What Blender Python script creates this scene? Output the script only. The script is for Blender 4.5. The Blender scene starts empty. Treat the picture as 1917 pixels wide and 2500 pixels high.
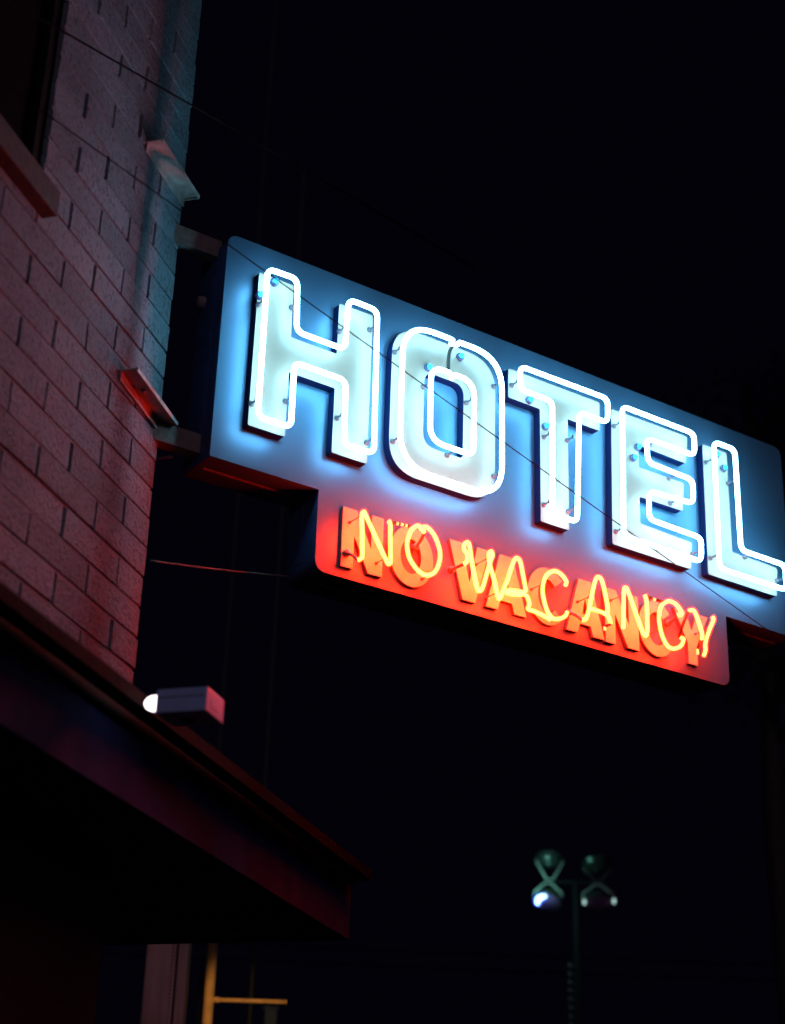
import bpy, bmesh, math, random
from mathutils import Vector, Matrix
random.seed(7)
S = bpy.context.scene
COL = S.collection
R = math.radians

# ------------------------------------------------------------------ materials
MATS = {}
def nodes(name):
    m = bpy.data.materials.new(name); m.use_nodes = True
    nt = m.node_tree; nt.nodes.clear()
    out = nt.nodes.new('ShaderNodeOutputMaterial')
    MATS[name] = m
    return m, nt, out

def paint(name, col, rough=0.5, metal=0.0, noise=0.0, scale=20.0, bump=0.0, spec=0.5, coat=0.0, stretch=(1, 1, 1), dark=0.55):
    m, nt, out = nodes(name)
    b = nt.nodes.new('ShaderNodeBsdfPrincipled')
    b.inputs['Roughness'].default_value = rough
    b.inputs['Metallic'].default_value = metal
    b.inputs['Specular IOR Level'].default_value = spec
    b.inputs['Coat Weight'].default_value = coat
    nt.links.new(b.outputs[0], out.inputs[0])
    b.inputs['Base Color'].default_value = (*col, 1)
    if noise or bump:
        tc = nt.nodes.new('ShaderNodeTexCoord'); mp = nt.nodes.new('ShaderNodeMapping')
        mp.inputs['Scale'].default_value = stretch
        nt.links.new(tc.outputs['Object'], mp.inputs[0])
        n = nt.nodes.new('ShaderNodeTexNoise'); n.inputs['Scale'].default_value = scale; n.inputs['Detail'].default_value = 6
        n.inputs['Roughness'].default_value = 0.65
        nt.links.new(mp.outputs[0], n.inputs['Vector'])
        if noise:
            r = nt.nodes.new('ShaderNodeValToRGB')
            r.color_ramp.elements[0].position = 0.35; r.color_ramp.elements[1].position = 0.65
            r.color_ramp.elements[0].color = (*[c*(1-noise*dark/0.55*0.9) for c in col], 1)
            r.color_ramp.elements[1].color = (*[min(1, c*(1+noise*0.25)) for c in col], 1)
            nt.links.new(n.outputs[0], r.inputs[0]); nt.links.new(r.outputs[0], b.inputs['Base Color'])
            rr = nt.nodes.new('ShaderNodeMapRange')
            rr.inputs['To Min'].default_value = min(1, rough*1.25); rr.inputs['To Max'].default_value = rough*0.8
            nt.links.new(n.outputs[0], rr.inputs[0]); nt.links.new(rr.outputs[0], b.inputs['Roughness'])
        if bump:
            bp = nt.nodes.new('ShaderNodeBump'); bp.inputs['Strength'].default_value = bump; bp.inputs['Distance'].default_value = 0.004
            nt.links.new(n.outputs[0], bp.inputs['Height']); nt.links.new(bp.outputs[0], b.inputs['Normal'])
    return m

def glow(name, col, strength):
    m, nt, out = nodes(name)
    e = nt.nodes.new('ShaderNodeEmission'); e.inputs[0].default_value = (*col, 1); e.inputs[1].default_value = strength
    nt.links.new(e.outputs[0], out.inputs[0])
    return m

def glass_glow(name, col, strength):
    """thin glass wall of a lit tube: lets the gas column show through and glows itself"""
    m, nt, out = nodes(name)
    e = nt.nodes.new('ShaderNodeEmission'); e.inputs[0].default_value = (*col, 1); e.inputs[1].default_value = strength
    t = nt.nodes.new('ShaderNodeBsdfTransparent'); a = nt.nodes.new('ShaderNodeAddShader')
    nt.links.new(e.outputs[0], a.inputs[0]); nt.links.new(t.outputs[0], a.inputs[1]); nt.links.new(a.outputs[0], out.inputs[0])
    return m

def block_material():
    m, nt, out = nodes('split_face_block')
    L = nt.links
    b = nt.nodes.new('ShaderNodeBsdfPrincipled'); b.inputs['Roughness'].default_value = 0.9; b.inputs['Specular IOR Level'].default_value = 0.25
    tc = nt.nodes.new('ShaderNodeTexCoord')
    n1 = nt.nodes.new('ShaderNodeTexNoise'); n1.inputs['Scale'].default_value = 55; n1.inputs['Detail'].default_value = 8; n1.inputs['Roughness'].default_value = 0.7
    n2 = nt.nodes.new('ShaderNodeTexNoise'); n2.inputs['Scale'].default_value = 3.2; n2.inputs['Detail'].default_value = 4
    v = nt.nodes.new('ShaderNodeTexVoronoi'); v.inputs['Scale'].default_value = 75
    for x in (n1, n2, v): L.new(tc.outputs['Object'], x.inputs['Vector'])
    pit = nt.nodes.new('ShaderNodeValToRGB')
    pit.color_ramp.elements[0].position = 0.33; pit.color_ramp.elements[0].color = (0.08, 0.105, 0.135, 1)
    pit.color_ramp.elements[1].position = 0.50; pit.color_ramp.elements[1].color = (0.19, 0.265, 0.34, 1)
    L.new(n1.outputs[0], pit.inputs[0])
    tone = nt.nodes.new('ShaderNodeValToRGB')
    tone.color_ramp.elements[0].position = 0.3; tone.color_ramp.elements[0].color = (0.72, 0.70, 0.70, 1)
    tone.color_ramp.elements[1].position = 0.7; tone.color_ramp.elements[1].color = (1.05, 1.03, 1.0, 1)
    L.new(n2.outputs[0], tone.inputs[0])
    mx = nt.nodes.new('ShaderNodeMix'); mx.data_type = 'RGBA'; mx.blend_type = 'MULTIPLY'; mx.inputs[0].default_value = 1
    L.new(pit.outputs[0], mx.inputs[6]); L.new(tone.outputs[0], mx.inputs[7])
    geo = nt.nodes.new('ShaderNodeNewGeometry'); per = nt.nodes.new('ShaderNodeMapRange')
    per.inputs['To Min'].default_value = 0.78; per.inputs['To Max'].default_value = 1.10
    L.new(geo.outputs['Random Per Island'], per.inputs[0])
    m2 = nt.nodes.new('ShaderNodeMix'); m2.data_type = 'RGBA'; m2.blend_type = 'MULTIPLY'; m2.inputs[0].default_value = 1
    L.new(mx.outputs[2], m2.inputs[6]); L.new(per.outputs[0], m2.inputs[7]); L.new(m2.outputs[2], b.inputs['Base Color'])
    ad = nt.nodes.new('ShaderNodeMath'); ad.operation = 'MULTIPLY_ADD'; ad.inputs[1].default_value = 0.35
    L.new(v.outputs[0], ad.inputs[0]); L.new(n1.outputs[0], ad.inputs[2])
    bp = nt.nodes.new('ShaderNodeBump'); bp.inputs['Strength'].default_value = 1.0; bp.inputs['Distance'].default_value = 0.010
    L.new(ad.outputs[0], bp.inputs['Height']); L.new(bp.outputs[0], b.inputs['Normal'])
    L.new(b.outputs[0], out.inputs[0])
    return m

BLOCK = block_material()
MORTAR = paint('mortar', (0.15, 0.16, 0.20), 0.95, noise=0.3, scale=60, bump=0.5)
STUCCO = paint('dark_stucco', (0.020, 0.02, 0.024), 0.95, spec=0.05, noise=0.3, scale=40, bump=0.4)
FASCIA = paint('painted_fascia', (0.026, 0.036, 0.12), 0.85, spec=0.08, noise=0.35, scale=7, bump=0.15, stretch=(1, 1, 0.25))
ROOF = paint('roof_felt', (0.008, 0.010, 0.010), 1.0, spec=0.05, noise=0.5, scale=45, bump=0.8)
SOFFIT = paint('soffit_board', (0.03, 0.027, 0.028), 0.8, noise=0.2, scale=12, bump=0.1)
FRAME = paint('window_frame_paint', (0.008, 0.008, 0.010), 0.8, spec=0.1)
GLASS = paint('dark_window_glass', (0.01, 0.01, 0.012), 0.06, spec=0.6)
CONC = paint('sill_concrete', (0.055, 0.055, 0.06), 0.85, noise=0.3, scale=35, bump=0.4)
BRKT = paint('bracket_paint', (0.42, 0.36, 0.36), 0.6, noise=0.45, scale=22, bump=0.15)
STEEL = paint('painted_steel', (0.22, 0.20, 0.19), 0.55, metal=0.0, noise=0.4, scale=25, bump=0.15)
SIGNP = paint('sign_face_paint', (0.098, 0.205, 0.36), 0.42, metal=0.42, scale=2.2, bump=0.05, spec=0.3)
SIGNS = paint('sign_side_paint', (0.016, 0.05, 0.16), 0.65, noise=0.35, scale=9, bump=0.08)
LFACE = paint('letter_face_enamel', (0.38, 0.285, 0.235), 0.35, noise=0.08, scale=6, spec=0.4)
LSIDE = paint('letter_return_paint', (0.0015, 0.010, 0.06), 0.7, spec=0.1)
VFACE = paint('vacancy_letter_enamel', (0.78, 0.72, 0.42), 0.4, noise=0.12, scale=30)
VSIDE = paint('vacancy_letter_edge', (0.10, 0.06, 0.05), 0.6)
CERAM = paint('tube_support_glass', (0.07, 0.08, 0.11), 0.3, spec=0.3)
BLACKP = paint('tube_blockout_paint', (0.02, 0.012, 0.012), 0.5)
RUBBER = paint('cable_rubber', (0.02, 0.02, 0.03), 1.0, spec=0.05)
ELEC = paint('electrode_boot', (0.03, 0.05, 0.16), 0.25, spec=0.6)
VBOOT = paint('vacancy_electrode_boot', (0.16, 0.12, 0.11), 0.25, spec=0.6)
GALV = paint('galvanised_steel', (0.28, 0.36, 0.32), 0.45, metal=0.4, noise=0.3, scale=30)
POLEM = paint('pole_steel', (0.014, 0.015, 0.016), 0.9, spec=0.05, noise=0.3, scale=15)
BOXP = paint('housing_plastic', (0.34, 0.56, 0.95), 0.5, noise=0.12, scale=14)
DOME = paint('smoked_dome', (0.006, 0.006, 0.012), 0.05, spec=0.7)
ORANGE = paint('orange_pipe_paint', (0.62, 0.40, 0.15), 0.45, noise=0.3, scale=18)
PILLAR = paint('pillar_metal', (0.55, 0.33, 0.31), 0.5, noise=0.3, scale=8, stretch=(3, 3, 0.3))
TEAL = paint('teal_paint', (0.03, 0.11, 0.15), 0.5, noise=0.2, scale=10)
FARP = paint('far_pole_paint', (0.06, 0.06, 0.065), 0.7)
BLACKW = paint('black_wire', (0.006, 0.006, 0.008), 1.0, spec=0.03)
HOUSE = paint('floodlight_housing', (0.032, 0.05, 0.046), 0.3, metal=0.5, noise=0.2, scale=30)
LENS = paint('lamp_lens_glass', (0.34, 0.22, 0.48), 0.2, spec=0.9)
ASPH = paint('asphalt', (0.05, 0.05, 0.052), 0.9, noise=0.4, scale=8, bump=0.4)
NEON_W = glow('white_neon_gas', (0.30, 0.80, 1.0), 24.0)
NEON_WG = glass_glow('white_neon_glass', (0.12, 0.13, 1.0), 0.45)
NEON_R = glow('red_neon_gas', (1.0, 0.12, 0.020), 22.0)
NEON_RG = glass_glow('red_neon_glass', (1.0, 0.0038, 0.0004), 92.0)
EL_GLOW = glow('electrode_glow', (0.04, 0.62, 1.0), 2.4)
RED_GAP = glow('unpainted_gap_glow', (1.0, 0.45, 0.12), 2.5)
BULB = glow('security_bulb_glow', (1.0, 0.82, 0.86), 4.0)
GLINT = glow('flood_glint_glow', (0.42, 0.85, 1.0), 5.0)  # reflected lens glint, put in as emission
GLINT_EDGE = glass_glow('flood_glint_edge', (0.0, 0.03, 1.0), 0.6)  # blue edge of the glint, painted as a glowing shell
GLINT_DIM = glow('flood_glint_dim', (0.55, 0.85, 0.8), 1.1)  # smaller rim glints, put in as dim emission
FILL_LENS = glow('fill_lens_glow', (1.0, 0.55, 0.14), 6.0)  # lens of the lamp added for the orange post

# ------------------------------------------------------------------ helpers
def tag(o, label=None, cat=None, group=None, kind=None):
    if label: o['label'] = label
    if cat: o['category'] = cat
    if group: o['group'] = group
    if kind: o['kind'] = kind
    return o

def empty(name, M, label, cat, group=None):
    o = bpy.data.objects.new(name, None); COL.objects.link(o)
    o.matrix_world = M if isinstance(M, Matrix) else Matrix.Translation(M)
    o.empty_display_size = 0.2
    return tag(o, label, cat, group)

def link(name, me, mats, parent=None):
    for m in mats: me.materials.append(m)
    o = bpy.data.objects.new(name, me); COL.objects.link(o)
    if parent is not None: o.parent = parent
    return o

def obj(name, bm, mat, parent=None, smooth=False):
    me = bpy.data.meshes.new(name)
    bmesh.ops.recalc_face_normals(bm, faces=bm.faces[:])
    if smooth:
        for f in bm.faces: f.smooth = True
    bm.to_mesh(me); bm.free()
    return link(name, me, mat if isinstance(mat, (list, tuple)) else [mat], parent)

def box(bm, x0, x1, y0, y1, z0, z1, bev=0.0, mi=0):
    vs = [bm.verts.new((x, y, z)) for x in (x0, x1) for y in (y0, y1) for z in (z0, z1)]
    q = [(0, 1, 3, 2), (4, 6, 7, 5), (0, 4, 5, 1), (2, 3, 7, 6), (0, 2, 6, 4), (1, 5, 7, 3)]
    fs = [bm.faces.new([vs[i] for i in f]) for f in q]
    for f in fs: f.material_index = mi
    if bev:
        es = list({e for f in fs for e in f.edges})
        bmesh.ops.bevel(bm, geom=es, offset=bev, segments=2, profile=0.6, affect='EDGES')
    return bm

def tube(bm, pts, r, seg=10, closed=False, mi=0, taper=None):
    """sweep a circle along points with parallel transport"""
    P = [Vector(p) for p in pts]; n = len(P)
    T = []
    for i in range(n):
        a = P[(i-1) % n] if (closed or i > 0) else P[i]
        c = P[(i+1) % n] if (closed or i < n-1) else P[i]
        T.append((c-a).normalized())
    up = Vector((0, 0, 1)) if abs(T[0].z) < 0.9 else Vector((1, 0, 0))
    N = (up - T[0]*up.dot(T[0])).normalized()
    rings = []
    for i in range(n):
        N = (N - T[i]*N.dot(T[i])).normalized()
        B = T[i].cross(N)
        rr = r if taper is None else r*taper(i/(n-1))
        rings.append([bm.verts.new(P[i] + (N*math.cos(2*math.pi*k/seg) + B*math.sin(2*math.pi*k/seg))*rr) for k in range(seg)])
    for i in range(n if closed else n-1):
        a, b = rings[i], rings[(i+1) % n]
        off = 0
        if closed and i == n-1:
            off = min(range(seg), key=lambda o_: (a[0].co - b[o_].co).length)
        for k in range(seg):
            f = bm.faces.new([a[k], a[(k+1) % seg], b[(k+1+off) % seg], b[(k+off) % seg]]); f.smooth = True; f.material_index = mi
    if not closed:
        for rg in (rings[0], rings[-1]):
            c = bm.verts.new(sum((v.co for v in rg), Vector())/seg)
            for k in range(seg):
                f = bm.faces.new([rg[k], rg[(k+1) % seg], c]); f.smooth = True; f.material_index = mi
    return bm

def lathe(bm, prof, M=Matrix(), seg=24, mi=0):
    """revolve (r, h) around local z, placed by M"""
    rings = []
    for r, h in prof:
        if r < 1e-6: rings.append([bm.verts.new(M @ Vector((0, 0, h)))])
        else: rings.append([bm.verts.new(M @ Vector((r*math.cos(2*math.pi*k/seg), r*math.sin(2*math.pi*k/seg), h))) for k in range(seg)])
    for a, b in zip(rings, rings[1:]):
        for k in range(seg):
            vs = [a[k % len(a)], a[(k+1) % len(a)], b[(k+1) % len(b)], b[k % len(b)]]
            vs = list(dict.fromkeys(vs))
            if len(vs) > 2:
                f = bm.faces.new(vs); f.smooth = True; f.material_index = mi
    return bm

def rounded(pts, r, seg=6):
    """closed polygon with its corners rounded; r may be a number or one per corner"""
    out = []; n = len(pts)
    for i, p in enumerate(pts):
        p = Vector(p[:2]); a = Vector(pts[i-1][:2]); c = Vector(pts[(i+1) % n][:2])
        rr = r[i] if isinstance(r, (list, tuple)) else r
        u = (a-p); v = (c-p)
        d = min(rr, u.length*0.49, v.length*0.49)
        u.normalize(); v.normalize()
        A = p+u*d; B = p+v*d
        for k in range(seg+1):
            t = k/seg
            out.append((A*(1-t)**2 + p*2*t*(1-t) + B*t*t)[:])
    return out

def resample(pts, step):
    """closed/open 2D/3D polyline with no segment longer than step"""
    P = [Vector(p) for p in pts]; out = [P[0]]
    for a, b in zip(P, P[1:]):
        k = max(1, int((b-a).length/step))
        for j in range(1, k+1): out.append(a.lerp(b, j/k))
    return out

def spline(pts, sub=6):
    P = [Vector(p) for p in pts]; P = [P[0]*2-P[1]] + P + [P[-1]*2-P[-2]]
    out = []
    for i in range(1, len(P)-2):
        p0, p1, p2, p3 = P[i-1:i+3]
        for k in range(sub):
            t = k/sub
            out.append(0.5*((2*p1) + (p2-p0)*t + (2*p0-5*p1+4*p2-p3)*t*t + (3*p1-p0-3*p2+p3)*t**3))
    out.append(P[-2]); return out

def plate(name, loops, w0, w1, mats, parent, bev=0.0):
    """flat letter shape (outline loops, holes allowed) with thickness w0..w1 along local z; face/side materials"""
    cu = bpy.data.curves.new(name, 'CURVE'); cu.dimensions = '2D'; cu.fill_mode = 'BOTH'
    for lp in loops:
        sp = cu.splines.new('POLY'); sp.points.add(len(lp)-1); sp.use_cyclic_u = True
        for i, p in enumerate(lp): sp.points[i].co = (p[0], p[1], 0, 1)
    cu.extrude = (w1-w0)/2
    t = bpy.data.objects.new('tmp', cu); COL.objects.link(t)
    dg = bpy.context.evaluated_depsgraph_get()
    me = bpy.data.meshes.new_from_object(t.evaluated_get(dg))
    bpy.data.objects.remove(t); bpy.data.curves.remove(cu)
    me.name = name
    me.transform(Matrix.Translation((0, 0, (w0+w1)/2)))
    me.materials.clear()
    for p in me.polygons:
        p.use_smooth = False
        p.material_index = 0 if p.normal.z > 0.7 else 1
    return link(name, me, mats, parent)

# ------------------------------------------------------------------ frames
CAM = Vector((0, 0, 1.6))
SU = Vector((0.8346, 0.5509, 0)).normalized(); SN = Vector((SU.y, -SU.x, 0)); Z = Vector((0, 0, 1))
WU = Vector((0.28173, 0.95949, 0)).normalized(); WN = Vector((WU.y, -WU.x, 0))
O = Vector((-0.6493, 5.1130, 4.1492))           # lower front corner of the sign cabinet
K = Vector((-0.8393, 5.1104, 0))                # foot of the building's corner
def frame(o, x, y, z):
    return Matrix(((x.x, y.x, z.x, o.x), (x.y, y.y, z.y, o.y), (x.z, y.z, z.z, o.z), (0, 0, 0, 1)))
MS = frame(O, SU, Z, SN)                         # sign: x along, y up, z out of the face
MB = frame(K, WU, -WN, Z)                        # building: x along the wall (past the corner = +), -y out of the wall
MBR = MB.to_3x3().to_4x4()

# ------------------------------------------------------------------ ground
g = bmesh.new(); box(g, -150, 150, -150, 150, -0.4, 0.0)
tag(obj('ground', g, ASPH), 'dark asphalt ground of the motel lot', None, None, 'structure')

# ------------------------------------------------------------------ building
bld = empty('motel_building', MB, 'grey concrete block motel wall with low eave canopy, left of the neon sign', 'building')
H0, LB, ZR = 0.110, 0.40, 4.06 - 0.110*0.5
WX, WZ0, WZ1, WX2 = -1.0, 4.575, 5.85, -2.2      # window opening
b = bmesh.new()
row0 = int((2.9 - ZR)/H0) - 1
for k in range(row0, 34):
    z0 = ZR + k*H0; z1 = z0 + H0
    x = 0.0
    joints = [0.0]; j = 0.2 if k % 2 == 0 else 0.4
    while j < 3.6: joints.append(j); j += LB
    for d0, d1 in zip(joints, joints[1:]):
        xa, xb = -d1, -d0
        if z1 > WZ0+0.01 and z0 < WZ1-0.01:
            if xa < WX and xb > WX: xa = WX
            elif xb <= WX and xa >= WX2: continue
            elif xb > WX2 and xa < WX2: xb = WX2
            if xb - xa < 0.05: continue
        jx = random.uniform(-0.003, 0.003); jy = random.uniform(-0.0025, 0.0025); jz = random.uniform(-0.0012, 0.0012)
        end = random.uniform(-0.004, 0.003) if d0 == 0 else -0.0055 + jx
        nb = bmesh.new()
        box(nb, xa+0.0055+jx, xb+end, -0.004+jy, 0.085, z0+0.0042+jz, z1-0.0042+jz, bev=0.0045)
        # rough, slightly uneven arrises
        for v in nb.verts:
            if v.co.y < 0.02:
                v.co += Vector((random.uniform(-1, 1), random.uniform(-1, 1), random.uniform(-1, 1)))*0.0012
        me = bpy.data.meshes.new('t'); nb.to_mesh(me); nb.free(); b.from_mesh(me); bpy.data.meshes.remove(me)
wall = obj('block_wall', b, BLOCK, bld)
m = bmesh.new()
x_hi = -0.012
box(m, -3.6, x_hi, 0.030, 0.16, 2.9, WZ0-0.02)
box(m, WX+0.012, x_hi, 0.030, 0.16, WZ0-0.02, ZR+34*H0)
box(m, -3.6, WX2-0.012, 0.030, 0.16, WZ0-0.02, ZR+34*H0)
box(m, WX2-0.012, WX+0.012, 0.030, 0.16, WZ1+0.02, ZR+34*H0)
for k in range(row0, 34):
    zj = ZR + k*H0
    if zj < 2.93: continue
    for xa, xb in ([(-3.6, -0.010)] if not (WZ0-0.02 < zj < WZ1+0.02) else [(WX+0.004, -0.010), (-3.6, WX2-0.004)]):
        box(m, xa, xb, random.uniform(0.0002, 0.0022), 0.030, zj-0.0036, zj+0.0036)
obj('mortar_bed', m, MORTAR, bld)
m = bmesh.new(); box(m, -9.0, -0.02, 0.0, 0.2, 0.0, 2.9); box(m, -9.0, -3.6, 0.0, 0.2, 2.9, ZR+34*H0)
obj('lower_wall', m, STUCCO, bld)
m = bmesh.new(); box(m, -0.22, -0.022, 0.2, 6.0, 0.0, ZR+34*H0)
obj('rear_wall', m, STUCCO, bld)
m = bmesh.new(); box(m, -9.0, 0.0, -0.05, 6.0, ZR+34*H0, ZR+34*H0+0.12)
obj('parapet_cap', m, CONC, bld)
# window
wf = bmesh.new()
for a in ((WX-0.05, WX, WZ0, WZ1), (WX2, WX2+0.05, WZ0, WZ1)): box(wf, a[0], a[1], 0.012, 0.07, a[2], a[3])
box(wf, WX2+0.05, WX-0.05, 0.012, 0.07, WZ0, WZ0+0.05); box(wf, WX2+0.05, WX-0.05, 0.012, 0.07, WZ1-0.05, WZ1)
box(wf, (WX+WX2)/2-0.02, (WX+WX2)/2+0.02, 0.016, 0.066, WZ0+0.05, WZ1-0.05)
win = obj('window', wf, FRAME, bld)
p = bmesh.new(); box(p, WX2+0.04, WX-0.04, 0.035, 0.045, WZ0+0.04, WZ1-0.04)
obj('pane', p, GLASS, win)
p = bmesh.new(); box(p, WX2-0.05, WX+0.035, -0.055, 0.10, WZ0-0.095, WZ0-0.003, bev=0.006)
obj('sill', p, CONC, win)
# canopy: fascia, soffit, sloping felt roof with a thick dark eave
CX1, CX0, CY = 1.553, -6.0, -0.30
m = bmesh.new(); box(m, CX0, CX1, CY, CY+0.03, 2.737, 2.946, bev=0.004)
box(m, CX1-0.03, CX1, CY+0.03, 3.0, 2.737, 2.946)
can = obj('canopy_fascia', m, FASCIA, bld)
m = bmesh.new()
for i in range(30):                                       # soffit boards
    xa = CX0 + i*0.2515; box(m, xa+0.003, min(xa+0.2485, CX1-0.033), CY+0.033, 2.97, 2.745, 2.765)
obj('soffit', m, SOFFIT, can)
m = bmesh.new()
prof = [(-0.405, 2.952), (-0.405, 2.992), (-0.36, 3.012), (0.0, 3.13), (0.0, 3.02), (-0.30, 2.95)]
for xs in ((CX0, 1.47),):
    va = [m.verts.new((xs[0], y, z)) for y, z in prof]; vb = [m.verts.new((xs[1], y, z)) for y, z in prof]
    for i in range(len(prof)):
        m.faces.new([va[i], va[(i+1) % 6], vb[(i+1) % 6], vb[i]])
    m.faces.new(va); m.faces.new(vb[::-1])
box(m, -0.02, 1.47, 0.002, 3.0, 3.0, 3.128)
obj('eave_roof', m, ROOF, can)
m = bmesh.new()
tube(m, [(CX0, -0.33, 2.955), (1.46, -0.33, 2.955)], 0.022, 8)
obj('drip_edge', m, SOFFIT, can)

# ------------------------------------------------------------------ brackets that carry the sign
def bracket(zc, arm_z, arm_h, tilt, label):
    e = empty('sign_bracket', MB @ Matrix.Translation((0, 0, zc)), label, 'bracket', 'steel brackets holding the sign to the wall corner')
    c = bmesh.new()
    # inverted channel lying along the wall: web on top, two lips hanging down
    box(c, -0.345, 0.006, -0.066, -0.004, 0.010, 0.016)
    box(c, -0.345, 0.006, -0.070, -0.064, 0.000, 0.0165)
    box(c, -0.345, 0.006, -0.0105, -0.005, -0.028, 0.0097)
    box(c, 0.006, 0.012, -0.070, -0.005, 0.002, 0.0165)
    bmesh.ops.rotate(c, verts=c.verts[:], cent=(0, 0, 0), matrix=Matrix.Rotation(tilt, 3, 'Y'))
    obj('channel', c, BRKT, e)
    for xx in ((-0.22,) if tilt else ()):
        bo = bmesh.new(); lathe(bo, [(0, -0.012), (0.010, -0.012), (0.010, 0.0), (0, 0.0)], Matrix.Translation((xx, -0.037, 0.0115 + math.sin(-tilt)*xx)), 6)
        obj('bolt', bo, GALV, e)
    a = bmesh.new()
    # arm from the corner to the cabinet's end wall, along the sign
    M = MB.inverted() @ frame(Vector((K.x, K.y, 0)), SU, -SN, Z)
    box(a, -0.05, 0.172, -0.028, 0.028, arm_z-arm_h/2, arm_z+arm_h/2)
    bmesh.ops.transform(a, matrix=Matrix.Translation((0, 0, -zc)) @ M, verts=a.verts[:])
    obj('arm', a, STEEL, e)
    return e
bracket(4.255, 4.225, 0.075, R(4), 'lower steel bracket with red lit channel, bolted on the block wall corner')
bracket(5.225, 5.055, 0.075, R(0), 'upper steel bracket jutting past the block wall corner above the sign top')

# ------------------------------------------------------------------ the sign
sign = empty('hotel_sign', MS, 'large HOTEL and NO VACANCY neon sign on a blue cabinet, projecting from the wall corner', 'sign')
DEP = 0.205
UR, VT = 2.93, 0.937
NV0, NV1, NVB = 0.452, 2.508, -0.318
body = rounded([(0, 0), (NV0, 0), (NV0, NVB), (NV1, NVB), (NV1, 0), (UR, 0), (UR, VT), (0, VT)],
               [0.003, 0.003, 0.05, 0.05, 0.003, 0.003, 0.05, 0.05], 8)
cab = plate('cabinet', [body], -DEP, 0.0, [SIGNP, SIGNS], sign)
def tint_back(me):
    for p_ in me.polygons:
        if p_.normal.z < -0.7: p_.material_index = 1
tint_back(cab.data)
# panel seams, trim and access hatches on the cabinet ends and underside
m = bmesh.new()
box(m, -0.0035, 0.0, 0.04, VT-0.09, -0.150, -0.062)
box(m, -0.007, -0.0035, 0.10, 0.40, -0.138, -0.076); box(m, -0.007, -0.0035, 0.50, 0.78, -0.138, -0.076)
box(m, NV0-0.0035, NV0, NVB+0.06, -0.03, -0.150, -0.100)
obj('access_panel', m, SIGNS, cab)
m = bmesh.new()
box(m, 0.03, NV0-0.01, -0.004, 0.0, -0.108, -0.097); box(m, NV0+0.06, NV1-0.06, NVB-0.004, NVB, -0.108, -0.097)
box(m, NV1+0.02, UR-0.02, -0.004, 0.0, -0.108, -0.097)
obj('seam_trim', m, STEEL, cab)
m = bmesh.new()
lathe(m, [(0, 0.03), (0.022, 0.03), (0.026, 0.0)], Matrix.Translation((-0.001, 0.70, -0.15)) @ Matrix.Rotation(R(-90), 4, 'Y'), 14)
obj('cable_gland', m, STEEL, cab)

FW, TW = 0.040, 0.092
def rc(u0, u1, v0, v1): return [(u0, v0), (u1, v0), (u1, v1), (u0, v1)]
faces = {
 'H': [rounded([(0.120, 0.144), (0.274, 0.144), (0.274, 0.412), (0.474, 0.412), (0.474, 0.143), (0.630, 0.142), (0.631, 0.788), (0.475, 0.785), (0.475, 0.561), (0.273, 0.561), (0.271, 0.787), (0.120, 0.788)], 0.006, 2)],
 'O': [rounded([(0.725, 0.148), (1.230, 0.148), (1.230, 0.788), (0.725, 0.788)], 0.14, 10), rounded([(0.881, 0.300), (1.072, 0.300), (1.072, 0.626), (0.881, 0.626)], [0.06, 0.02, 0.05, 0.05], 8)],
 'T': [rounded([(1.461, 0.141), (1.607, 0.141), (1.609, 0.649), (1.783, 0.649), (1.787, 0.786), (1.297, 0.784), (1.296, 0.648), (1.461, 0.648)], 0.006, 2)],
 'E': [rounded([(1.837, 0.144), (2.276, 0.145), (2.290, 0.272), (1.995, 0.280), (1.996, 0.404), (2.245, 0.408), (2.260, 0.546), (1.999, 0.543), (2.000, 0.650), (2.278, 0.646), (2.294, 0.783), (1.852, 0.778)], 0.010, 3)],
 'L': [rounded([(2.376, 0.149), (2.790, 0.149), (2.806, 0.288), (2.529, 0.293), (2.532, 0.776), (2.384, 0.775)], 0.008, 2)],
}
tubes = {
 'H': [(0.130, 0.158), (0.268, 0.158), (0.265, 0.427), (0.489, 0.427), (0.494, 0.161), (0.626, 0.163), (0.617, 0.780), (0.485, 0.781), (0.479, 0.557), (0.266, 0.558), (0.256, 0.783), (0.127, 0.779)],
 'T': [(1.479, 0.161), (1.606, 0.158), (1.628, 0.667), (1.783, 0.665), (1.788, 0.782), (1.318, 0.777), (1.317, 0.669), (1.485, 0.669)],
 'E': [(1.853, 0.167), (2.286, 0.165), (2.294, 0.277), (1.997, 0.282), (2.003, 0.413), (2.258, 0.428), (2.262, 0.541), (2.003, 0.548), (2.001, 0.662), (2.281, 0.665), (2.284, 0.774), (1.868, 0.773)],
 'L': [(2.392, 0.163), (2.795, 0.164), (2.801, 0.283), (2.529, 0.284), (2.531, 0.772), (2.403, 0.771)],
}
supports = {
 'H': [(0.124, 0.646), (0.265, 0.686), (0.480, 0.661), (0.616, 0.717), (0.127, 0.230), (0.265, 0.286), (0.488, 0.289), (0.623, 0.229)],
 'O': [(0.735, 0.659), (0.740, 0.271), (1.219, 0.671), (1.222, 0.267), (1.083, 0.551), (0.995, 0.290), (0.874, 0.553)],
 'T': [(1.312, 0.708), (1.479, 0.523), (1.603, 0.546), (1.474, 0.215), (1.602, 0.223)],
 'E': [(1.862, 0.696), (1.855, 0.203), (2.168, 0.540), (2.169, 0.422), (2.285, 0.217), (2.062, 0.668)],
 'L': [(2.397, 0.687), (2.527, 0.622), (2.391, 0.226), (2.600, 0.286), (2.795, 0.224)],
}
electrodes = {'H': [(0.184, 0.767), (0.126, 0.685)], 'O': [(1.049, 0.748), (0.894, 0.645)], 'T': [(1.402, 0.668), (1.485, 0.572)],
              'E': [(1.966, 0.577), (1.993, 0.636)], 'L': [(2.503, 0.689), (2.465, 0.746)]}
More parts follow.
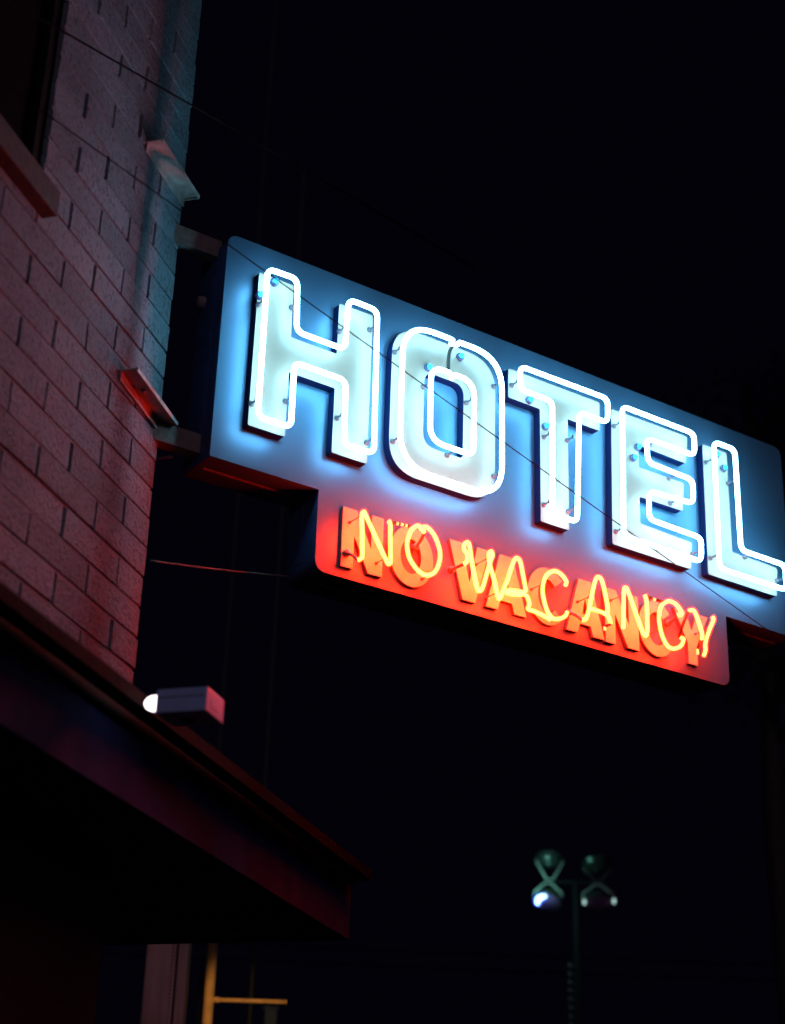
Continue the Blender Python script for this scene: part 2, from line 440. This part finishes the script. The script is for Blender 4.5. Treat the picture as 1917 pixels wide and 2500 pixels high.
GR, GG = 0.0098, 0.0116
def neon(parent, pts, closed):
    bm = bmesh.new()
    tube(bm, pts, GR, 10, closed, 0); tube(bm, pts, GG, 12, closed, 1)
    return obj('neon_tube', bm, [NEON_W, NEON_WG], parent)
def w3(pts, w=TW): return [(p[0], p[1], w) for p in pts]
def standoff(parent, u, v, w0, w1, r=0.008, mat=None):
    bm = bmesh.new(); T = Matrix.Translation((u, v, 0))
    lathe(bm, [(0, w0-0.003), (r*1.25, w0-0.003), (r*1.3, w0+0.006), (r*0.75, w0+0.009), (r*0.45, w0+0.02), (r*0.45, w1-0.012), (r*0.9, w1-0.008), (r*1.15, w1-0.002), (0, w1-0.004)], T, 12)
    return obj('tube_support', bm, mat or CERAM, parent)
for ch in 'HOTEL':
    L = plate('raised_letter', faces[ch], -0.002, FW, [LFACE, LSIDE], sign)
    if ch == 'O':
        # outer and inner ring, both open at the top where the ends turn back through the face
        out = rounded([(0.740, 0.150), (1.226, 0.150), (1.224, 0.780), (0.740, 0.778)], 0.150, 10)
        n = len(out)
        def ring(lp, ucut, vmin, gap):
            lp = resample(lp + [lp[0]], 0.012)
            i0 = min(range(len(lp)), key=lambda i: abs(lp[i].x-ucut) + (0 if lp[i].y > vmin else 9))
            lp = lp[i0:] + lp[1:i0]
            return [q for q in lp if (q - Vector((ucut, lp[0].y))).length > gap]
        o1 = ring(out, 0.992, 0.6, 0.004)
        neon(L, [(0.984, 0.768, TW-0.020)] + w3([q[:] for q in o1 if not (abs(q.x-0.992) < 0.012 and q.y > 0.6)]) + [(0.998, 0.766, TW-0.018)], False)
        inn = rounded([(0.877, 0.297), (1.084, 0.297), (1.086, 0.624), (0.876, 0.624)], [0.07, 0.035, 0.07, 0.06], 8)
        o2 = ring(inn, 0.975, 0.5, 0.004)
        neon(L, [(0.966, 0.634, TW-0.016)] + w3([q[:] for q in o2 if not (abs(q.x-0.975) < 0.010 and q.y > 0.5)]) + [(0.984, 0.612, TW-0.020)], False)
        bm = bmesh.new()
        tube(bm, spline([(0.990, 0.765, TW-0.02), (0.982, 0.735, TW-0.028), (0.978, 0.69, TW-0.028), (0.974, 0.642, TW-0.02)], 6), 0.0075, 8)
        obj('blocked_out_tube', bm, BLACKP, L)
    else:
        lp = rounded(tubes[ch], 0.034, 6)
        neon(L, w3(lp), True)
    for (u, v) in supports[ch]: standoff(L, u, v, FW, TW-GG+0.006)
    for (u, v) in electrodes[ch]:
        bm = bmesh.new(); T = Matrix.Translation((u, v, 0))
        lathe(bm, [(0, FW-0.002), (0.0165, FW-0.002), (0.0165, FW+0.008), (0.0125, FW+0.012), (0, FW+0.012)], T, 16, 0)
        lathe(bm, [(0.0100, FW+0.0122), (0.0100, FW+0.021), (0, FW+0.027)], T, 12, 1)
        e_ = obj('electrode', bm, [ELEC, EL_GLOW], L)

# NO VACANCY backing letters
VW = 0.018
def ell(cu, cv, ru, rv, a0=0, a1=360, n=36):
    full = a1-a0 >= 360
    return [(cu+ru*math.cos(R(a0+(a1-a0)*i/(n if full else n-1))), cv+rv*math.sin(R(a0+(a1-a0)*i/(n if full else n-1)))) for i in range(n)]
def Nl(s): return [[(x+s, y) for x, y in [(.550, -.282), (.602, -.282), (.602, -.150), (.668, -.282), (.729, -.282), (.729, -.047), (.677, -.047), (.677, -.182), (.610, -.047), (.550, -.047)]]]
def Al(s): return [[(x+s, y) for x, y in [(1.206, -.278), (1.263, -.278), (1.276, -.237), (1.332, -.237), (1.344, -.278), (1.403, -.278), (1.338, -.045), (1.273, -.045)]],
                   [(x+s, y) for x, y in [(1.289, -.192), (1.320, -.192), (1.305, -.122)]]]
def Cl(cu, cv=-.162):
    return [ell(cu, cv, .100, .120, 42, 318, 34) + ell(cu, cv, .048, .072, 318, 42, 26)]
vac = [('N', Nl(0)), ('O', [ell(.858, -.165, .099, .121), ell(.855, -.165, .047, .070)]),
       ('V', [[(1.030, -.045), (1.090, -.045), (1.127, -.200), (1.163, -.045), (1.221, -.045), (1.156, -.278), (1.096, -.278)]]),
       ('A', Al(0)), ('C', Cl(1.510)), ('A', Al(.397)), ('N', Nl(1.257)), ('C', Cl(2.086)),
       ('Y', [[(2.187, -.043), (2.250, -.043), (2.283, -.125), (2.316, -.043), (2.380, -.043), (2.309, -.185), (2.309, -.273), (2.258, -.273), (2.258, -.185)]])]
for ch, loops in vac:
    plate('vacancy_letter', loops, -0.002, VW, [VFACE, VSIDE], sign)
XW = 0.100
V = {
'N': [(.572, -.282), (.584, -.272), (.588, -.253), (.584, -.160), (.580, -.105), (.588, -.088), (.598, -.102), (.646, -.180), (.692, -.252), (.702, -.263), (.710, -.250), (.707, -.180), (.704, -.105), (.695, -.094)],
'O': [(.858, -.098), (.846, -.086), (.826, -.077), (.799, -.101), (.785, -.138), (.781, -.172), (.794, -.217), (.831, -.254), (.871, -.264), (.907, -.242), (.928, -.193), (.927, -.146), (.903, -.097), (.872, -.073), (.850, -.076), (.838, -.088)],
'VA': [(1.041, -.174), (1.055, -.159), (1.053, -.131), (1.041, -.114), (1.042, -.093), (1.056, -.082), (1.066, -.097), (1.082, -.181), (1.102, -.253), (1.114, -.265), (1.130, -.243), (1.160, -.143), (1.174, -.105), (1.168, -.089), (1.157, -.105), (1.162, -.146), (1.180, -.196), (1.200, -.263), (1.210, -.269), (1.236, -.212), (1.276, -.103), (1.292, -.085), (1.308, -.094), (1.322, -.150), (1.334, -.205), (1.322, -.217), (1.290, -.221), (1.250, -.228), (1.246, -.240), (1.290, -.236), (1.332, -.226), (1.348, -.245), (1.350, -.266), (1.345, -.281), (1.372, -.283), (1.412, -.288), (1.455, -.298)],
'C': [(1.532, -.137), (1.537, -.119), (1.514, -.096), (1.477, -.090), (1.439, -.116), (1.420, -.162), (1.419, -.204), (1.437, -.261), (1.465, -.289), (1.498, -.284), (1.528, -.266), (1.540, -.246)],
'A2': [(1.617, -.260), (1.636, -.248), (1.657, -.184), (1.686, -.079), (1.703, -.058), (1.722, -.069), (1.740, -.136), (1.749, -.186), (1.735, -.203), (1.700, -.203), (1.661, -.203)],
'A3': [(1.735, -.203), (1.756, -.211), (1.763, -.224), (1.766, -.240)],
'N2': [(1.828, -.245), (1.832, -.170), (1.837, -.084), (1.847, -.066), (1.859, -.079), (1.893, -.155), (1.927, -.230), (1.946, -.249), (1.957, -.222), (1.958, -.150), (1.957, -.092), (1.949, -.072)],
'C2': [(2.129, -.117), (2.150, -.108), (2.141, -.086), (2.112, -.068), (2.076, -.069), (2.038, -.099), (2.023, -.151), (2.032, -.217), (2.060, -.262), (2.095, -.270), (2.137, -.248), (2.154, -.216), (2.139, -.212)],
'Y': [(2.193, -.081), (2.220, -.075), (2.239, -.107), (2.261, -.167), (2.257, -.192)],
'Y2': [(2.320, -.079), (2.327, -.090), (2.306, -.130), (2.287, -.169), (2.272, -.209), (2.271, -.237), (2.260, -.264)],
}
RR, RG = 0.0054, 0.0096
for k, pts in V.items():
    lift = {'A3': -0.006, 'Y2': 0.004}.get(k, 0)
    q = spline([(u, v, XW+lift) for u, v in pts], 6)
    bm = bmesh.new(); tube(bm, q, RR, 8, False, 0); tube(bm, q, RG, 10, False, 1)
    t = obj('vacancy_tube', bm, [NEON_R, NEON_RG], sign)
    # tube end that drops back to its boot on the panel
    (u, v) = pts[0]
    if k in ('N', 'O', 'VA', 'A2', 'C2'):
        bm = bmesh.new()
        du, dv = {'N': (-.004, .05), 'O': (.012, -.028), 'VA': (-.004, .0), 'A2': (-.012, .05), 'C2': (.012, -.01)}[k]
        tube(bm, spline([(u, v, XW-0.004), (u+du*.5, v+dv*.5, XW-.03), (u+du, v+dv, VW+.012)], 5), 0.0062, 8)
        lathe(bm, [(0, VW-.001), (.0145, VW-.001), (.0145, VW+.014), (.010, VW+.020), (0, VW+.020)], Matrix.Translation((u+du, v+dv, 0)), 14)
        obj('electrode_boot', bm, VBOOT, t)
for u, v in ((.578, -.105), (.700, -.235), (.905, -.245), (1.155, -.12), (1.205, -.245), (1.425, -.155), (1.66, -.15), (1.835, -.10), (2.03, -.20), (2.30, -.135)):
    standoff(sign, u, v, VW, XW-RG+0.003, 0.0046, VBOOT)
# painted-out links, with three short gaps left glowing
bm = bmesh.new()
def seg(p, q, t): return (p[0]+(q[0]-p[0])*t, p[1]+(q[1]-p[1])*t, XW-0.004)
p_, q_ = (.708, -.094), (.792, -.087)
cuts = [0, .27, .40, .50, .66, .74, .87, 1]
for i in range(7):
    tube(bm, [seg(p_, q_, cuts[i]), seg(p_, q_, cuts[i+1])], 0.0062 if i % 2 == 0 else 0.0058, 10, False, i % 2)
obj('blocked_out_tube', bm, [BLACKP, RED_GAP], sign)
def blocked(*parts):
    bm = bmesh.new()
    for pts, r, mi in parts: tube(bm, [(u, v, XW+dw) for u, v, dw in pts], r, 10, False, mi)
    obj('blocked_out_tube', bm, [BLACKP, RED_GAP], sign)
blocked(([(2.190, -.086, -.004), (2.160, -.150, -.008), (2.135, -.208, -.006)], .0066, 0))
blocked(([(1.958, -.074, -.004), (1.994, -.077, -.004)], .0058, 0), ([(1.994, -.077, -.004), (2.010, -.077, -.004)], .0062, 1), ([(2.010, -.077, -.004), (2.066, -.074, -.004)], .0058, 0))
blocked(([(1.766, -.240, -.004), (1.7475, -.252, -.02)], .0058, 0), ([(1.7475, -.252, -.02), (1.7490, -.266, -.02)], .0060, 1))
blocked(([(2.255, -.200, -.006), (2.2390, -.236, -.01)], .0060, 0), ([(2.2390, -.236, -.01), (2.2405, -.258, -.01)], .0056, 1))

# ------------------------------------------------------------------ cables
def cable(name, a, b_, r, sag, label, mat=RUBBER, cat='cable', group=None, seg_=24):
    a = Vector(a); b_ = Vector(b_); bm = bmesh.new()
    pts = [(a.lerp(b_, i/seg_) - Vector((0, 0, sag*4*(i/seg_)*(1-i/seg_)))) - a for i in range(seg_+1)]
    tube(bm, pts, r, 7)
    o = obj(name, bm, mat); o.location = a
    return tag(o, label, cat, group)
cable('overhead_cable', (-1.711, 3.3293, 4.8292), (2.3025, 6.9945, 3.8603), 0.0022, 0.008, 'thin black cable running down across the wall and in front of the HOTEL letters')
cable('overhead_cable', (-1.2914, 3.3718, 4.7579), (0.4105, 7.5212, 6.5496), 0.0036, 0.0, 'upper black cable crossing the block wall, highest of the two, clear of the sign', BLACKW)
nvp = MS @ Vector((NV0, -0.282, -0.19))
cable('guy_wire', (K.x+0.02, K.y, 3.740), nvp, 0.004, 0.004, 'thin pale rod tying the wall corner to the NO VACANCY box', STEEL, 'rod')
q0 = MB @ Vector((0.004, 0.012, 4.128))
cable('pipe_stub', q0, q0 + WN*0.075 + Vector((0, 0, 0.004)), 0.0045, 0.0, 'short pale pipe stub at the wall corner, just below the lower steel bracket', CONC, 'pipe', None, 4)

# ------------------------------------------------------------------ security light on the eave
sl = empty('security_light', MB @ Matrix.Translation((-0.83, -0.55, 2.91)), 'pale box shaped security light with glowing lamp, mounted in front of the canopy eave', 'security light')
m = bmesh.new(); box(m, 0.0, 0.128, -0.070, 0.076, 0.0, 0.066, bev=0.003)
hous = obj('housing', m, BOXP, sl)
m = bmesh.new(); box(m, -0.0015, 0.0015, -0.066, 0.072, 0.0405, 0.0425)
obj('cover_seam', m, FRAME, hous)
m = bmesh.new(); box(m, 0.030, 0.090, -0.0715, -0.0695, 0.018, 0.040)
obj('knockout_plate', m, BOXP, hous)
m = bmesh.new(); box(m, 0.1285, 0.136, -0.064, -0.02, 0.012, 0.03)
obj('hinge', m, BOXP, hous)
m = bmesh.new(); lathe(m, [(0.0215, 0.0), (0.0220, 0.009), (0.0205, 0.021), (0.0155, 0.032), (0.008, 0.039), (0, 0.042)], Matrix.Translation((0.022, 0.0765, 0.034)) @ Matrix.Rotation(R(-90), 4, 'X'), 24)
obj('bulb_or_glint', m, BULB, sl)
m = bmesh.new(); tube(m, [(0.10, 0.070, 0.045), (0.10, 0.146, 0.052)], 0.012, 12)
obj('mount_arm', m, RUBBER, sl)
m = bmesh.new(); lathe(m, [(0, 0), (.020, 0), (.018, -.006), (0, -.009)], Matrix.Translation((0.075, 0.012, 0.0)), 20)
obj('sensor', m, CONC, sl)

# dome camera under the soffit
dc = empty('dome_camera', MB @ Matrix.Translation((1.007, -0.048, 2.745)), 'black dome camera hanging under the canopy soffit', 'camera')
m = bmesh.new(); lathe(m, [(0, 0.0), (0.060, 0.0), (0.062, -0.016), (0.054, -0.022), (0, -0.022)], Matrix(), 28)
obj('mount_ring', m, FRAME, dc)
m = bmesh.new(); lathe(m, [(0.051*math.cos(R(a)), -0.0225-0.058*math.sin(R(a))) for a in range(0, 91, 9)], Matrix(), 28)
obj('dome', m, DOME, dc)

# ------------------------------------------------------------------ things seen below the canopy
pl = empty('clad_pillar', Vector((-1.14, 9.1, 0)), 'mauve metal clad pillar with perforated seam, beside the orange pipe post', 'pillar')
m = bmesh.new(); box(m, -0.115, 0.048, -0.09, 0.09, 0, 3.5, bev=0.012)
sh = obj('shaft', m, PILLAR, pl)
m = bmesh.new(); box(m, 0.056, 0.112, -0.075, 0.06, 0, 3.5, bev=0.008)
obj('side_flange', m, PILLAR, pl)
m = bmesh.new(); box(m, 0.040, 0.060, -0.06, 0.05, 0, 3.49)
for i in range(70): lathe(m, [(0, 0.0), (0.0045, 0.0), (0.0045, -0.0035), (0, -0.0035)], Matrix.Translation((0.030, -0.0895, 2.1+i*0.02)) @ Matrix.Rotation(R(90), 4, 'X') @ Matrix.Rotation(R(180), 4, 'X'), 6)
obj('perforated_seam', m, FRAME, sh)

pp = empty('pipe_post', Vector((-0.947, 9.5, 0)), 'orange pipe post with one short horizontal arm, below the canopy end', 'post')
m = bmesh.new(); tube(m, [(0, 0, 0), (0.0, 0, 3.45)], 0.029, 16)
obj('post', m, ORANGE, pp)
m = bmesh.new(); tube(m, [(0.0, -0.0, 2.905), (0.443, -0.004, 2.905)], 0.0125, 12)
tube(m, [(0.026, -0.0, 2.905), (0.06, -0.0005, 2.905)], 0.017, 12)
obj('arm', m, ORANGE, pp)

tp = empty('teal_post', Vector((-0.87, 14.0, 0)), 'dim teal square post standing behind the arm of the orange pipe', 'post')
m = bmesh.new(); box(m, -0.05, 0.05, -0.05, 0.05, 0, 3.45, bev=0.006)
obj('shaft', m, TEAL, tp)
m = bmesh.new(); box(m, -0.06, 0.06, -0.06, 0.06, 3.452, 3.475)
obj('cap', m, TEAL, tp)

# added lamp, unseen behind the canopy's far end, to light the orange post
wp = empty('added_fill_lamp', MB @ Matrix.Translation((1.554, 0.30, 2.77)), 'small added fill lamp, unseen on the far end fascia of the canopy', 'lamp')
m = bmesh.new(); box(m, 0.0, 0.05, -0.07, 0.07, 0.0, 0.13, bev=0.006)
obj('housing', m, POLEM, wp)
m = bmesh.new(); box(m, 0.051, 0.060, -0.05, 0.05, 0.02, 0.11, bev=0.003)
obj('lens', m, FILL_LENS, wp)
ld = bpy.data.lights.new('fill_lamp_beam', 'SPOT'); ld.energy = 150; ld.color = (1.0, 0.52, 0.17); ld.spot_size = R(13); ld.spot_blend = 0.5; ld.shadow_soft_size = 0.04
lo = bpy.data.objects.new('fill_lamp_beam', ld); COL.objects.link(lo)
wpp = MB @ Vector((1.64, 0.30, 2.83))
lo.matrix_world = Matrix.Translation(wpp) @ (Vector((-0.74, 9.5, 2.90)) - wpp).to_track_quat('-Z', 'Y').to_matrix().to_4x4()
lo.parent = wp; lo.matrix_parent_inverse = wp.matrix_world.inverted()

# ------------------------------------------------------------------ floodlight pole
fp = empty('floodlight_pole', Vector((2.15, 18.0, 0)), 'tall dark pole with four round floodlights on a crossbar, below the sign', 'light pole')
m = bmesh.new(); tube(m, [(0, 0, 0), (0.012, 0, 5.46)], 0.034, 14)
obj('pole', m, POLEM, fp)
m = bmesh.new(); box(m, -0.34, 0.34, -0.02, 0.02, 5.435, 5.465, bev=0.004)
obj('cross_arm', m, POLEM, fp)
for i in range(14):
    zz = 4.54 - i*0.088
    m = bmesh.new(); tube(m, [(-0.04, -0.018, zz), (-0.078, -0.034, zz+0.004)], 0.010, 8); tube(m, [(-0.078, -0.034, zz+0.004), (-0.080, -0.035, zz+0.028)], 0.009, 8)
    obj('step_bolt', m, GALV, fp)
def floodlight(cx, cz, normal, r, yoke_mat):
    nrm = Vector(normal).normalized()
    q = nrm.to_track_quat('Z', 'Y').to_matrix().to_4x4()
    M = Matrix.Translation((cx, -0.02, cz)) @ q @ Matrix.Diagonal((1, 1, 0.62 if cz > 5.45 else 0.85, 1))
    m = bmesh.new()
    lathe(m, [(0, -0.165), (0.040, -0.165), (0.045, -0.140), (0.092*r/0.16, -0.122), (0.128*r/0.16, -0.088), (0.150*r/0.16, -0.045), (r, -0.005), (r+0.008, 0.004), (r+0.006, 0.014), (r-0.008, 0.012), (r-0.02, -0.02), (0.10, -0.09), (0.05, -0.12), (0, -0.125)], M, 30)
    f = obj('floodlight', m, HOUSE, fp)
    m = bmesh.new(); lathe(m, [(r-0.010, 0.006), (r*0.7, 0.014), (r*0.35, 0.019), (0, 0.02)], M, 30)
    obj('lens', m, LENS, f)
    ax, az = cx, 5.45
    m = bmesh.new()
    sgn = 1 if cz > 5.45 else -1
    path = []
    for k in (-1, 1):
        a0 = Vector((ax + k*0.035, -0.02, az + sgn*0.022)); a1 = Vector((cx + k*(r*0.98), -0.03, cz - sgn*0.10 if sgn < 0 else cz - 0.05)); a2 = Vector((cx + k*(r+0.006), -0.02, cz + (0.03 if sgn < 0 else 0.0)))
        path += [a2, a1, a0] if k < 0 else [a0, a1, a2]
    tube(m, path, 0.0125, 8)
    obj('yoke', m, yoke_mat, f)
    return f, M
f1, M1 = floodlight(1.850-2.15, 5.225, (-0.22, -0.45, -0.85), 0.150, GALV)
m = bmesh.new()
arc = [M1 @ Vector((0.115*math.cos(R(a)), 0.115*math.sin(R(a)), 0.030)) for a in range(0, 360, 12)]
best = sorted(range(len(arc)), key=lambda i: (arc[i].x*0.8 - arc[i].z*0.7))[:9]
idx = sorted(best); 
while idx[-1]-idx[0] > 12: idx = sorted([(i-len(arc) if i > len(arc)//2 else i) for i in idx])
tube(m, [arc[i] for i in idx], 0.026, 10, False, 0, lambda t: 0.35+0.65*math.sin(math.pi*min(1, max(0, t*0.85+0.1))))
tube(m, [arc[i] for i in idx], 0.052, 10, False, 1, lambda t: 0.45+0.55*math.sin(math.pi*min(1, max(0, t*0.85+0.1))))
obj('bulb_or_glint', m, [GLINT, GLINT_EDGE], f1)  # crescent glint on the lens, built as a glowing shape
f2, M2 = floodlight(2.402-2.15, 5.225, (0.05, -0.40, -0.92), 0.165, GALV)
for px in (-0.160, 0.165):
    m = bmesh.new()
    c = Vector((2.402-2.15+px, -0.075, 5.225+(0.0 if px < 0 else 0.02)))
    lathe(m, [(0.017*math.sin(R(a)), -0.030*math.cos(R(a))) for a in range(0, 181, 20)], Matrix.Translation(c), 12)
    obj('bulb_or_glint', m, GLINT_DIM, f2)  # glint at the rim, built as a small glowing bead
floodlight(1.872-2.15, 5.70, (0.10, 0.35, 0.93), 0.145, GALV)
floodlight(2.402-2.15, 5.66, (0.05, 0.30, 0.95), 0.160, HOUSE)
pd = bpy.data.lights.new('flood_fill', 'POINT'); pd.energy = 8.0; pd.color = (0.35, 1.0, 0.85); pd.shadow_soft_size = 0.05  # point light added in front of the heads to tint the arms
po = bpy.data.objects.new('flood_fill', pd); COL.objects.link(po); po.location = (1.66-2.15, -0.42, 5.40)
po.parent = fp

# ------------------------------------------------------------------ far poles and lines
for (x, y, z0, z1, r, lab) in ((-1.262, 12.0, 0.0, 13.6, 0.010, 'taller thin pole rising into the night sky behind the sign'), (-0.896, 12.0, 0.0, 10.5, 0.012, 'shorter thin pole ending just above the top edge of the sign')):
    m = bmesh.new(); tube(m, [(0, 0, 0), (0, 0, z1)], r, 8)
    o = obj('thin_pole', m, FARP); o.location = (x, y, 0); tag(o, lab, 'pole')
cable('power_line', (-14, 25, 6.10), (22, 25, 6.02), 0.010, 0.25, 'higher of two faint power lines crossing behind the floodlight pole', BLACKW, 'power line', 'far power lines')
cable('power_line', (-14, 25.3, 5.92), (22, 25.3, 5.84), 0.010, 0.25, 'lower of two faint power lines crossing behind the floodlight pole', BLACKW, 'power line', 'far power lines')

# tree standing far behind the sign's right end, a darker patch against the sky
LEAF = paint('dark_leaf', (0.015, 0.022, 0.012), 0.9, spec=0.05)
BARK = paint('dark_bark', (0.03, 0.025, 0.02), 0.95, noise=0.4, scale=12, bump=0.5)
tr = empty('tree', Vector((5.2, 21.0, 0)), 'near black leafy tree rising behind the right end of the sign', 'tree')
m = bmesh.new()
tube(m, [(0, 0, 0), (0.05, 0.03, 3.5), (-0.05, 0.0, 7.0), (0.06, 0.0, 10.8), (0.0, 0.0, 13.3)], 0.24, 10, False, 0, lambda t: 1-0.85*t)
rt = random.Random(3)
tips = []
for i in range(26):
    z = 8.2 + 4.9*rt.random(); a = rt.random()*6.283; l = 0.5 + 1.35*(1-abs(z-10.4)/3.6)*rt.uniform(0.6, 1)
    e = Vector((math.cos(a)*l, math.sin(a)*l, z+0.45*l)); tips.append(e)
    tube(m, [(0, 0, z-0.3), e*0.5 + Vector((0, 0, z*0.5-0.1)), e], 0.05, 6, False, 0, lambda t: 1-0.8*t)
tips.append(Vector((0, 0, 13.35)))
obj('trunk', m, BARK, tr)
m = bmesh.new()
for e in tips:
    for j in range(170):
        d = Vector((rt.gauss(0, 1), rt.gauss(0, 1), rt.gauss(0, 0.8))); c = e + d*0.34
        u = Vector((rt.gauss(0, 1), rt.gauss(0, 1), rt.gauss(0, 1))).normalized(); w = u.orthogonal().normalized(); sz = rt.uniform(0.05, 0.10)
        m.faces.new([m.verts.new(c + u*sz), m.verts.new(c + w*sz*0.45), m.verts.new(c - u*sz), m.verts.new(c - w*sz*0.45)])
obj('crown', m, LEAF, tr)

# ------------------------------------------------------------------ night light
W = bpy.data.worlds.new('World'); S.world = W; W.use_nodes = True
nt = W.node_tree; nt.nodes.clear()
bg = nt.nodes.new('ShaderNodeBackground'); wo = nt.nodes.new('ShaderNodeOutputWorld')
bg.inputs[0].default_value = (0.25, 0.25, 1.0, 1); bg.inputs[1].default_value = 0.0023
nt.links.new(bg.outputs[0], wo.inputs[0])
sd = bpy.data.lights.new('ambient_fill', 'SUN'); sd.energy = 0.15; sd.color = (1.0, 0.64, 0.85); sd.angle = R(8)  # weak sun added for ambient street light from behind the camera
so = bpy.data.objects.new('ambient_fill', sd); COL.objects.link(so)
so.rotation_euler = Vector((-0.15, 0.95, -0.20)).to_track_quat('-Z', 'Y').to_euler()

# ------------------------------------------------------------------ camera
cd = bpy.data.cameras.new('camera'); co = bpy.data.objects.new('camera', cd); COL.objects.link(co)
pitch, roll = R(24.7185), R(1.8823)
fw = Vector((0, math.cos(pitch), math.sin(pitch))); up0 = Vector((0, -math.sin(pitch), math.cos(pitch))); r0 = Vector((1, 0, 0))
r_ = r0*math.cos(roll) + up0*math.sin(roll); u_ = -r0*math.sin(roll) + up0*math.cos(roll)
co.matrix_world = frame(CAM, r_, u_, -fw)
cd.sensor_fit = 'VERTICAL'; cd.sensor_height = 36.0; cd.lens = 3964.5/2500*36
cd.clip_start = 0.05; cd.clip_end = 500
cd.dof.use_dof = True; cd.dof.focus_distance = 6.25; cd.dof.aperture_fstop = 1.6
S.camera = co

S.render.engine = 'CYCLES'
S.cycles.use_denoising = True
S.cycles.max_bounces = 8; S.cycles.diffuse_bounces = 5; S.cycles.transparent_max_bounces = 24
S.cycles.caustics_reflective = False; S.cycles.caustics_refractive = False
S.cycles.sample_clamp_indirect = 6
S.view_settings.view_transform = 'Standard'; S.view_settings.look = 'None'
S.view_settings.exposure = 0.0; S.view_settings.gamma = 1.0
